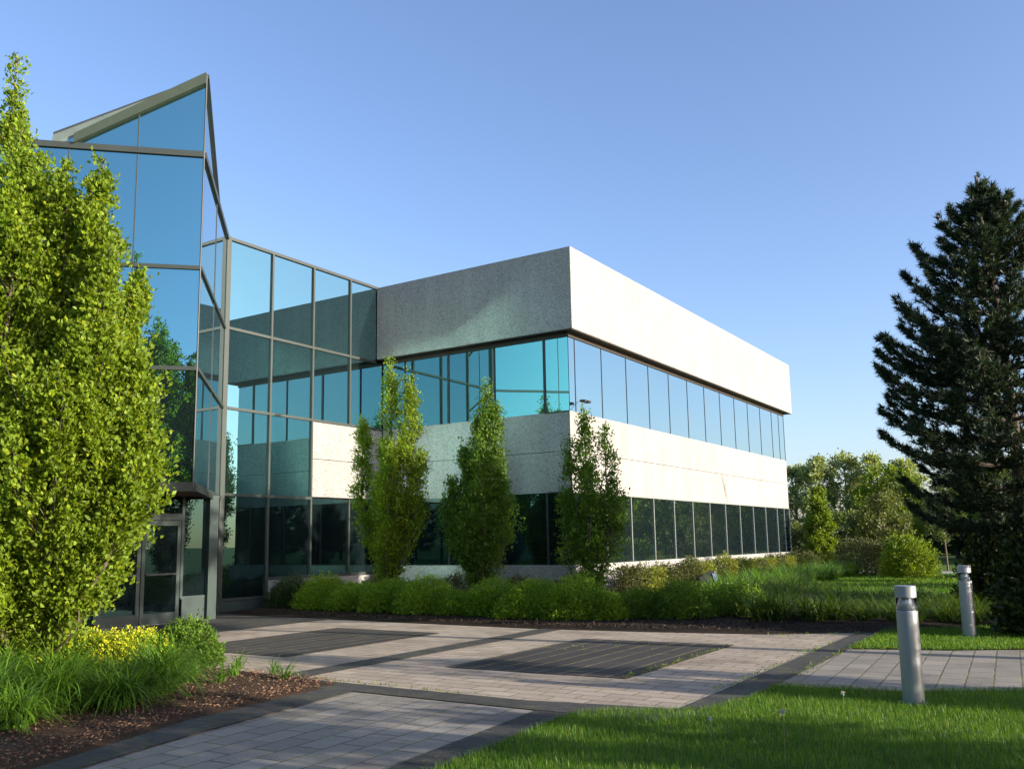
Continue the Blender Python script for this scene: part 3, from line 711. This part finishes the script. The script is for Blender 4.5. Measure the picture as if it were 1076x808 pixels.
# mounded shrubs along the shaded front
ml = ['nearest the glass wing','second from the glass wing','third from the glass wing','left of the middle columnar tree','small, before the middle columnar tree','right of the middle columnar tree','left half of the brightest pair','right half of the brightest pair','last one before the dull green shrubs']
for i, (x, y, rx, h) in enumerate([(-15.9,16.35,.86,.66),(-14.7,16.2,.78,.60),(-13.7,16.3,.80,.70),(-12.7,16.15,.84,.74),(-11.75,16.1,.60,.48),(-10.95,16.25,.74,.62),(-9.95,16.15,.92,.78),(-8.95,16.25,.84,.72),(-8.25,16.3,.55,.5)]):
    shrub('mounded_shrub', (x,y,.04), rx, rx*.85, h, .045, M['leaf_spirea'], 3200, 100+i, 'rounded yellow-green shrub mound in the front bed, '+ml[i], 'shrub', 'rounded shrub mounds along the paving', per=4, rz=i*.7)
for i, (x, y, lab) in enumerate([(-18.2+.9,16.55,'dark low boxwood beside the glass wing corner, left of its pair'),(-16.6,17.0,'dark low boxwood beside the glass wing, behind the first yellow-green mound')]):
    shrub('boxwood', (x,y,.04), .72, .62, .68, .045, M['leaf_box'], 2600, 120+i, lab, 'shrub', 'dark boxwoods at the glass wing', per=4)
for i, (x, y, rx, lab) in enumerate([(-15.9,18.3,.6,'reddish-brown low shrub behind mounds at the glass wing'),(-13.6,18.6,.5,'reddish-brown low shrub between the first and middle columnar trees'),(-11.55,18.2,.45,'reddish-brown low shrub right of the middle columnar tree'),(-10.2,18.6,.8,'dark red-brown low shrub against the plinth left of the corner tree')]):
    shrub('barberry', (x,y,.04), rx, .45, .72, .04, M['leaf_red'], 1500, 130+i, lab, 'shrub', 'reddish shrubs against the plinth', per=4)
for i, (x, y, rx, h) in enumerate([(-7.75,16.9,.55,.52),(-7.0,17.1,.6,.58),(-7.3,18.4,.7,.62),(-6.2,18.2,.7,.62)]):
    shrub('low_shrub', (x,y,.04), rx, rx, h, .05, M['leaf_column'], 1700, 140+i, 'small dull-green shrub right of the corner tree, '+['front left of four','front right of four','rear left of four','rear right of four'][i], 'shrub', 'dull green shrubs at the corner', per=4)

# clipped hedge of alternating colours along the sunny face
y = 21.3; i = 0
while y < 39.6:
    w = [1.0,1.25,.8,1.1,.9][i % 5]*(1.0 if y < 30 else 1.15); gold = i % 2 == 1
    if not (24.9 < y+w/2 < 25.9):
        shrub('hedge_shrub', (-10.35,y+w/2,.03), .42, w*.56, .80, .055, M['leaf_gold'] if gold else M['leaf_red'], 1500, 150+i,
          ('golden-yellow' if gold else 'reddish-brown')+' clipped shrub, number %d from the near end of the hedge along the sunny wall' % (i+1), 'shrub', 'clipped hedge along the sunny wall', boxy=.75, per=4)
    y += w; i += 1
shrub('round_hedge_end', (-10.0,41.2,.03), .8, 1.0, .85, .07, M['leaf_gold'], 1700, 190, 'yellowish rounded shrub ending the hedge at the far corner', 'shrub', per=4)

# ------------------------------------------------------------------ daylilies
rng = np.random.default_rng(5)
def lily(name, n, L, W, mat, label, cat='plant', group=None, loc=(0,0,0), **kw):
    V, F = ribbon_clump(n, L, W, rng, **kw)
    o = mesh_np(name, V, F, mat); o.location = loc; return tag(o, label, cat, group)
big = [(-8.55,6.25,.9,'big fountain of green strap leaves at the tip of the left bed'),(-9.4,5.7,.9,'big strap-leaf clump left of the bed-tip clump'),(-8.6,5.15,.82,'strap-leaf clump nearest the dark paving edge'),(-9.0,4.75,.8,'strap-leaf clump at the bottom left corner'),(-10.1,6.3,.55,'strap-leaf clump just below the yellow blossoms'),(-10.4,5.6,.8,'strap-leaf clump under the large left tree'),(-9.6,4.9,.8,'strap-leaf clump at the left edge behind the corner one'),(-9.9,7.25,.7,'strap-leaf clump beside the small green bush'),(-8.2,5.55,.75,'strap-leaf clump spilling over the mulch between the tip and corner clumps'),(-9.15,6.75,.75,'strap-leaf clump behind the bed-tip clump, towards the blossoms'),(-8.15,4.5,.62,'low strap-leaf clump at the very bottom of the bed edge')]
for i, (x, y, L, lab) in enumerate(big):
    lily('daylily_clump', 480, L, .0145, M['leaf_lily'], lab, 'plant', 'large strap-leaf clumps in the left bed', (x,y,.05), spread=.17, lean=(36,88), droop=1.3)
for i, (x, y, lab) in enumerate([(-9.9,8.0,'leftmost small sprout at the mulch edge by the paving'),(-9.25,7.95,'small arching sprout, second from the left'),(-8.85,7.55,'small sprout with arching leaves in the middle of the mulch'),(-8.12,7.68,'bushy bright sprout at the point of the mulch bed'),(-8.55,7.1,'thin sprout in the mulch left of the bed point'),(-8.9,6.95,'small sprout close to the big strap-leaf fountain'),(-9.3,7.3,'small sprout between the fountain and the paving edge'),(-8.5,7.85,'dark low sprout at the upper mulch edge')]):
    lily('lily_sprout', 30, .36, .014, M['leaf_lily'], lab, 'plant', 'young sprouts in the mulch', (x,y,.05), spread=.06, lean=(45,88), droop=1.2)
protos = []
for k in range(4):
    o = lily('daylily_clump', 150, .78, .020, M['leaf_lily_dark'], 'dark green strap-leaf clump massed in the shaded bed', 'plant', 'strap-leaf clumps massed in the shaded bed', spread=.2, lean=(40,88), droop=.95)
    protos.append([o, False])
rr = random.Random(9); cnt = 0
for row in range(9):
    for c in range(15):
        x = -6.9 + c*.46 + rr.uniform(-.14,.14); yy = 17.0 + .36*(x+6.9)*.55 + row*.62 + rr.uniform(-.15,.15)
        if x > .3 or (x < -5.8 and row in (2,3)) or yy > 22.5 + (0 if x < -3 else -.5): continue
        if x < -6.0 and row < 2: continue
        p = protos[cnt % 4]; cnt += 1
        loc = (x, yy, .06); sc = rr.uniform(.8,1.12)*(1.0 if row < 6 else 1.1)*(1.0 if x < -5.2 else .72)
        if not p[1]: p[1] = True; o = p[0]; o.location = loc; o.rotation_euler.z = rr.uniform(0,6.3)
        else: copy_tree(p[0], loc, rr.uniform(0,6.3), sc)
# taller sunlit clumps behind, towards the far end of the hedge
sun = []
for k in range(3):
    o = lily('grass_clump', 150, .85, .026, M['leaf_lily'], 'light green grassy clump in front of the clipped hedge', 'plant', 'light green clumps before the clipped hedge', spread=.25, lean=(45,88), droop=.9); sun.append([o, False])
for c in range(46):
    yy = 23.0 + (c % 23)*.72 + rr.uniform(-.2,.2); x = -9.3 + (c//23)*.95 + rr.uniform(-.25,.25) + max(0,(30-yy))*.13
    p = sun[c % 3]; loc = (x, yy, .05)
    if not p[1]: p[1] = True; o = p[0]; o.location = loc
    else: copy_tree(p[0], loc, rr.uniform(0,6.3), rr.uniform(.8,1.1))

# yellow blossoms and small bush at the foot of the left tree
for i, (x, y, rx, lab) in enumerate([(-11.0,6.95,.66,'low mass of bright yellow blossoms below the large left tree, left half'),(-10.25,7.2,.58,'low mass of bright yellow blossoms beside the small green bush, right half')]):
    t = thing('yellow_flower_clump', (x,y,.05), lab, 'flowers', 'yellow blossoms under the left tree')
    V, F = dome_shrub('f', None, rx, rx, .42, .045, None, 1700, 200+i); mesh_np('foliage', V, F, M['leaf_spirea'], t)
    V, F = dome_shrub('f', None, rx*1.03, rx*1.03, .46, .035, None, 1500, 210+i); k = V.reshape(-1,4,3)[:,0,2] > .16
    Fk = F.reshape(2,-1,3)[:,k].reshape(-1,3); mesh_np('blossom', V, Fk, M['leaf_yellow'], t)
shrub('small_bush', (-10.0,7.75,.05), .45, .42, .58, .045, M['leaf_column'], 1700, 220, 'small rounded green bush beside the yellow blossoms', 'shrub', per=4)

# ------------------------------------------------------------------ bollards, spotlights, dandelions
def bollard(loc, label, tilt):
    t = thing('bollard_light', loc, label, 'bollard light', 'silver bollard lights'); r = .098
    b = MB(); b.lathe([(.0,0),(.13,0),(.13,.008),(.0,.008)], 40); b.build('base_plate', M['steel'], t, smooth=False)
    b = MB(); b.lathe([(r,.0),(r,.862),(r-.004,.866),(0,.866)], 48); o = b.build('body', M['steel'], t, smooth=True)
    b = MB(); b.lathe([(.012,.867),(.080,.867),(.040,.985),(.0,.985)], 40); b.build('reflector', M['steel_in'], t, smooth=True)
    b = MB(); b.lathe([(r-.003,.867),(r-.003,.987),(r-.012,.987),(r-.012,.867)], 48); b.build('lens_ring', M['clear'], t, smooth=True)
    b = MB(); b.lathe([(0,.988),(r-.003,.988),(r,.991),(r,1.098),(r-.003,1.101),(0,1.101)], 48); b.build('cap', M['steel'], t, smooth=True)
    for c in [x for x in bpy.data.objects if x.parent == t and x.name.startswith(('body','cap'))]:
        c.data.set_sharp_from_angle(angle=R(35))
    return t
m, nt, out = new_mat('clear_acrylic')
g = N(nt, 'ShaderNodeBsdfGlass', inp={'Roughness': .02, 'IOR': 1.10, 'Color': (.80,.82,.83,1)}); nt.links.new(g.outputs[0], out.inputs[0]); M['clear'] = m
bollard((-1.60,9.57,.016), 'nearer and larger silver bollard light standing at the lawn edge', 0)
bollard((-1.79,16.01,.016), 'farther silver bollard light on the grass strip beyond the path', 0)

for loc, s, lab, mk in (((-9.6,25.6,.05), 1.0, 'black ground floodlight with a blue lens in a gap of the clipped hedge', 'lens'), ((-9.4,37.6,.05), .75, 'small pale ground spotlight near the far end of the hedge', 'stone')):
    t = thing('ground_floodlight', loc, lab, 'floodlight', 'ground floodlights along the hedge', R(35)); t.scale = (s,s,s)
    b = MB(); b.tube([(0,0,-.05),(0,0,.22)], [.03,.03], 8); b.build('stake', M['black'], t)
    b = MB(); b.extrude([(-.28,-.2,.16),(.22,-.2,.30),(.14,-.2,.62),(-.34,-.2,.44)], (0,.4,0)); b.build('housing', M['black'] if mk == 'lens' else M['stone'], t, bevel=.02)
    b = MB(); b.obox((.10,-.215,.36), (.10,0,-.05), (0,-.01,0), (-.05,0,.20)); b.extrude([(.235,-.17,.315),(.235,.17,.315),(.162,.17,.595),(.162,-.17,.595)], (.012,0,.003)); b.build('lens', M[mk], t)

for i, (x, y, h, lab) in enumerate([(-1.98,6.6,.36,'tall dandelion seed stalk in the front lawn'),(-2.71,7.1,.17,'short dandelion seed stalk in the lawn, left of the tall one'),(-2.1,8.9,.15,'small dandelion stalk near the bollard')]):
    t = thing('dandelion', (x,y,.016), lab, 'weed', 'dandelion stalks in the lawn')
    b = MB(); b.tube([(0,0,0),(.008,0,h*.5),(.004,.005,h)], [.003,.0025,.002], 5); b.build('stalk', M['stalk'], t)
    V, F = leaves(np.zeros((60,3)) + np.array([.004,.005,h]), unit(np.random.default_rng(i).normal(0,1,(60,3))), .022, .006, np.random.default_rng(i), per=1, jit=.004, spread=.1, up=0)
    mesh_np('seed_head', V, F, M['seed'], t)

# ------------------------------------------------------------------ grass and mulch litter
def scatter(poly, n, rng):
    P = np.array(poly); lo, hi = P.min(0), P.max(0); out = []; tot = 0
    while tot < n:
        q = rng.uniform(lo, hi, (n*2,2)); ins = np.zeros(len(q), bool)
        for i in range(len(P)):
            a, b_ = P[i], P[(i+1) % len(P)]
            ins ^= ((a[1] > q[:,1]) != (b_[1] > q[:,1])) & (q[:,0] < (b_[0]-a[0])*(q[:,1]-a[1])/(b_[1]-a[1]+1e-12)+a[0])
        q = q[ins]; out.append(q); tot += len(q)
    return np.concatenate(out)[:n]
def blades(name, poly, n, h, w, seed, z=.016):
    rng = np.random.default_rng(seed); q = scatter(poly, n, rng); n = len(q)
    pat = .75 + .35*np.sin(q[:,0]*2.1+np.sin(q[:,1]*1.7)*1.5)*np.sin(q[:,1]*2.6+q[:,0]) 
    az = rng.uniform(0,2*np.pi,n); ln = rng.uniform(.1,.75,n); H = h*rng.uniform(.55,1.2,n)*(.82+.22*pat)
    base = np.stack([q[:,0],q[:,1],np.full(n,z)],1); s = np.stack([-np.sin(az),np.cos(az),np.zeros(n)],1)*(w*rng.uniform(.7,1.3,n))[:,None]
    o = np.stack([np.cos(az),np.sin(az),np.zeros(n)],1)
    mid = base + o*(H*ln*.35)[:,None] + np.array([0,0,1])*(H*.6)[:,None]
    tip = base + o*(H*ln)[:,None] + np.array([0,0,1])*(H*(1-.3*ln))[:,None]
    V = np.stack([base-s, base+s, mid-s*.7, mid+s*.7, tip],1).reshape(-1,3); i = np.arange(n)*5
    F = np.concatenate([np.stack([i,i+1,i+3],1), np.stack([i,i+3,i+2],1), np.stack([i+2,i+3,i+4],1)])
    o_ = mesh_np(name, V, F, M['leaf_grass']); return tag(o_, kind='stuff')
blades('grass', [(-4.22,7.6),(-4.08,5.3),(-3.85,3.2),(1.5,3.2),(2.5,12.5),(-.76,10.86),(-1.89,10.22),(-3.05,10.05),(-3.06,9.1),(-3.25,8.32),(-4.0,7.85)], 150000, .060, .0017, 301)
blades('grass', [(-3.12,13.75),(-1.82,14.1),(-.98,14.6),(2,16),(2,20),(-1.19,18.3),(-3.12,16.6)], 32000, .06, .0035, 302)
blades('grass', [(-9.6,27),(-8.4,24.5),(1,23),(3,41),(-9.2,41)], 30000, .09, .010, 303)
# weeds in the paving joints
rngw = np.random.default_rng(77)
wp = []
for (x0,y0,x1,y1,n,s) in ((-3.48,9.5,-3.48,14.5,300,.05),(-3.08,10.5,-3.1,14.5,200,.05),(-8,7.98,-5.5,7.98,160,.03),(-4.72,9.8,-4.72,13.4,260,.03),(-3.0,13.72,-.9,14.66,300,.03),(-7.1,12.0,-5.0,13.3,90,.3),(-4.5,14.9,-3.3,15.9,120,.1)):
    n = n//3; tt = rngw.random(n)**1.3; wp.append(np.stack([x0+(x1-x0)*tt+rngw.normal(0,s,n), y0+(y1-y0)*tt+rngw.normal(0,s,n), np.full(n,.018)],1))
wp = np.concatenate(wp); V, F = leaves(wp, np.tile([0,0,1.0],(len(wp),1)), .028, .014, rngw, per=3, jit=.012, spread=.8)
V[:,2] = np.maximum(V[:,2], .019); tag(mesh_np('joint_weeds', V, F, M['leaf_lime']), kind='stuff')
# bark chips
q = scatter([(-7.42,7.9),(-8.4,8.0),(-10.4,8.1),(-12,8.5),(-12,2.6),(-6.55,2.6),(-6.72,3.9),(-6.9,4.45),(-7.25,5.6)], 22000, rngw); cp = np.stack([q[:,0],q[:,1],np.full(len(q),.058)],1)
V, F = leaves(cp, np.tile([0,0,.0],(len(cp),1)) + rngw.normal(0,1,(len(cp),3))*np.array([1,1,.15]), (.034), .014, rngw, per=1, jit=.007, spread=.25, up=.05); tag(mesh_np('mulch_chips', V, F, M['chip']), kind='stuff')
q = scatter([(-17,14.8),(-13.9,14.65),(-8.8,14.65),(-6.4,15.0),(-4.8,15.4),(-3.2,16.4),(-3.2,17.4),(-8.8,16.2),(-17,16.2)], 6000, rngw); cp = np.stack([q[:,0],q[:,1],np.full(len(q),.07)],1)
V, F = leaves(cp, rngw.normal(0,1,(len(cp),3))*np.array([1,1,.15]), .05, .022, rngw, per=1, jit=.006, spread=.25, up=.05); tag(mesh_np('mulch_chips', V, F, M['chip_shaded']), kind='stuff')

# ------------------------------------------------------------------ trees around the site (seen in the windows, and shading the lawn)
g_ref = 'trees reflected in the windows'
t = thing('evergreen_tree', (20,-28,0), 'dark evergreen tree mirrored in the entrance tower glass', 'tree', g_ref)
pine_tree(t, 11.5, 3.4, .42, 401, M['needle'], M['bark_dark'], tuft=.6, per=9, dens=.7)
ev = t
spots = [(25,-23,1.0),(15.5,-34,.95),(12,-40,1.1),(30,-20,.9),(-6,-34,.95),(-13,-30,1.0),(-19,-33,.9),(-25,-27,1.05),(-31,-30,.95),(-38,-24,1.0),(-45,-26,1.1),(-52,-20,1.0),(0,-40,1.0),(6,-38,.9)]
for i, (x, y, s) in enumerate(spots):
    copy_tree(ev, (x,y,0), i*1.7, s, 'dark evergreen tree of the row mirrored in the shaded front windows' if i > 3 else 'dark evergreen tree mirrored in the entrance tower glass')
e_lab = 'dark evergreen tree mirrored in the ground-floor windows of the sunny face'
for i, (x, y, s) in enumerate([(6,66,.85),(10,74,.95),(14,68,.9),(3,82,1.0),(8,90,1.05),(18,84,1.0),(23,74,.9),(28,92,1.1),(13,100,1.1),(36,84,1.0),(44,76,1.0),(1,100,1.0)]):
    copy_tree(ev, (x,y,0), i*2.1, s*.68, e_lab)
rw = random.Random(3)
for i in range(15):
    x = -7.5 + i*1.55
    copy_tree(ev, (x+rw.uniform(-.4,.4), 66+rw.uniform(-3,3), 0), i*1.1, (.85,.85,rw.uniform(.55,.66)*(.62 if 5 < x < 10 else 1)), e_lab)
t = thing('broadleaf_tree', (5.5,58,0), 'light green broadleaf tree mirrored in the ground-floor windows of the sunny face', 'tree', g_ref)
round_tree(t, 6.5, 2.3, .25, M['leaf_lime'], M['bark'], 60, 20, 411, base=.15)
bt = t
for i, (x, y, s) in enumerate([(13,60,.8),(19,58,.9),(30,66,1.0),(-4.2,62,.9),(-1.0,61,.8),(1.0,56.5,1.15),(-2,110,1.4),(-34,108,1.3),(-42,112,1.4)]):
    copy_tree(bt, (x,y,0), i*1.3, s, 'light green broadleaf tree mirrored in the ground-floor windows of the sunny face' if i < 6 else 'green broadleaf tree far beyond the building')
# shade trees just outside the picture on the right
t = thing('shade_tree', (7.0,11.35,0), 'narrow leafy tree whose shadow crosses the paving', 'tree')
round_tree(t, 4.5, .65, .14, M['leaf_bg'], M['bark'], 50, 22, 422, base=.05)
t = thing('shade_tree', (5.6,7.4,0), 'leafy tree whose shadow covers the front lawn', 'tree')
round_tree(t, 4.0, 1.45, .15, M['leaf_bg'], M['bark'], 60, 22, 423, base=.05)

t = thing('shade_tree', (5.0,14.3,0), 'tall bare-stemmed tree whose shadow darkens the entrance', 'tree')
round_tree(t, 8.7, 1.6, .15, M['leaf_bg'], M['bark'], 60, 26, 424, base=.62)
shrub('shade_shrub', (5.6,10.55,0), .5, .45, 2.8, .09, M['leaf_bg'], 1800, 425, 'upright shrub whose shadow falls on the nearer bollard', 'shrub')
t = thing('shade_tree', (5.7,5.0,0), 'second leafy tree whose shadow covers the near paving', 'tree')
round_tree(t, 3.9, 1.3, .15, M['leaf_bg'], M['bark'], 55, 22, 426, base=.05)
shrub('low_hedge', (9,55,0), 8.0, 1.1, 1.7, .16, M['leaf_lime'], 4000, 427, 'low light green hedge mirrored at the foot of the sunny-side windows', 'hedge', boxy=.7, per=3, rz=.25)
t = thing('long_hedge', (-30,-9,0), 'long dark hedge mirrored low in the shaded front windows', 'hedge')
rg = np.random.default_rng(430); q = np.stack([rg.uniform(-26,28,9000), rg.uniform(-1.2,1.2,9000), rg.uniform(.05,3.4,9000)],1)
V, F = leaves(q, unit(rg.normal(0,1,(9000,3))), .34, .22, rg, per=2, jit=.1, spread=.5); mesh_np('foliage', V, F, M['leaf_dark'], t)
b = MB()
for k in range(40): b.tube([(-26+k*1.36,0,0),(-26+k*1.36,0,2.6)], [.05,.02], 5)
b.build('stem', M['bark_dark'], t)

# ------------------------------------------------------------------ light, sky, camera
SUN_EL, SUN_AZ = R(15.0), R(83.4)          # azimuth from +Y towards +X
w = bpy.data.worlds.new('World'); scene.world = w; w.use_nodes = True
nt = w.node_tree; nt.nodes.clear()
sky = nt.nodes.new('ShaderNodeTexSky'); sky.sky_type = 'NISHITA'; sky.sun_disc = False
sky.sun_elevation = SUN_EL; sky.sun_rotation = SUN_AZ; sky.altitude = 100; sky.air_density = 1.0; sky.dust_density = 1.6; sky.ozone_density = 3.6
bg = nt.nodes.new('ShaderNodeBackground'); bg.inputs[1].default_value = .13
wo = nt.nodes.new('ShaderNodeOutputWorld'); sc_ = mixc(nt, 1.0, sky.outputs[0], (1.18, 1.03, 1.04), 'MULTIPLY'); nt.links.new(sc_, bg.inputs[0]); nt.links.new(bg.outputs[0], wo.inputs[0])
sl = bpy.data.lights.new('Sun', 'SUN'); sl.energy = 5.0; sl.angle = R(.53); sl.color = (1, .90, .75)
so = bpy.data.objects.new('Sun', sl); COL.objects.link(so)
sd = Vector((math.sin(SUN_AZ)*math.cos(SUN_EL), math.cos(SUN_AZ)*math.cos(SUN_EL), math.sin(SUN_EL)))
so.rotation_euler = sd.to_track_quat('Z', 'Y').to_euler(); so.location = sd*60

yaw, pit, rol = R(33.01263841), R(8.31326955), R(-.93213442)
fw = Vector((-math.sin(yaw)*math.cos(pit), math.cos(yaw)*math.cos(pit), math.sin(pit)))
rt = Vector((math.cos(yaw), math.sin(yaw), 0)); up = rt.cross(fw)
rt2 = rt*math.cos(rol) + up*math.sin(rol); up2 = -rt*math.sin(rol) + up*math.cos(rol)
cd = bpy.data.cameras.new('Camera'); cam = bpy.data.objects.new('Camera', cd); COL.objects.link(cam)
mw = Matrix((rt2, up2, -fw)).transposed().to_4x4(); mw.translation = (0, 0, 1.6); cam.matrix_world = mw
cd.sensor_width = 36; cd.lens = 942.0/1076*36; cd.shift_x = (538-530.04)/1076; cd.shift_y = (431.6-404)/1076
cd.clip_start = .05; cd.clip_end = 3000
scene.camera = cam
scene.view_settings.view_transform = 'Standard'; scene.view_settings.look = 'None'
scene.view_settings.exposure = 1.25; scene.view_settings.gamma = 1.0
cy = scene.cycles
cy.use_denoising = True; cy.max_bounces = 8; cy.glossy_bounces = 5; cy.transparent_max_bounces = 8
cy.caustics_reflective = True; cy.blur_glossy = .3057; cy.sample_clamp_indirect = 0
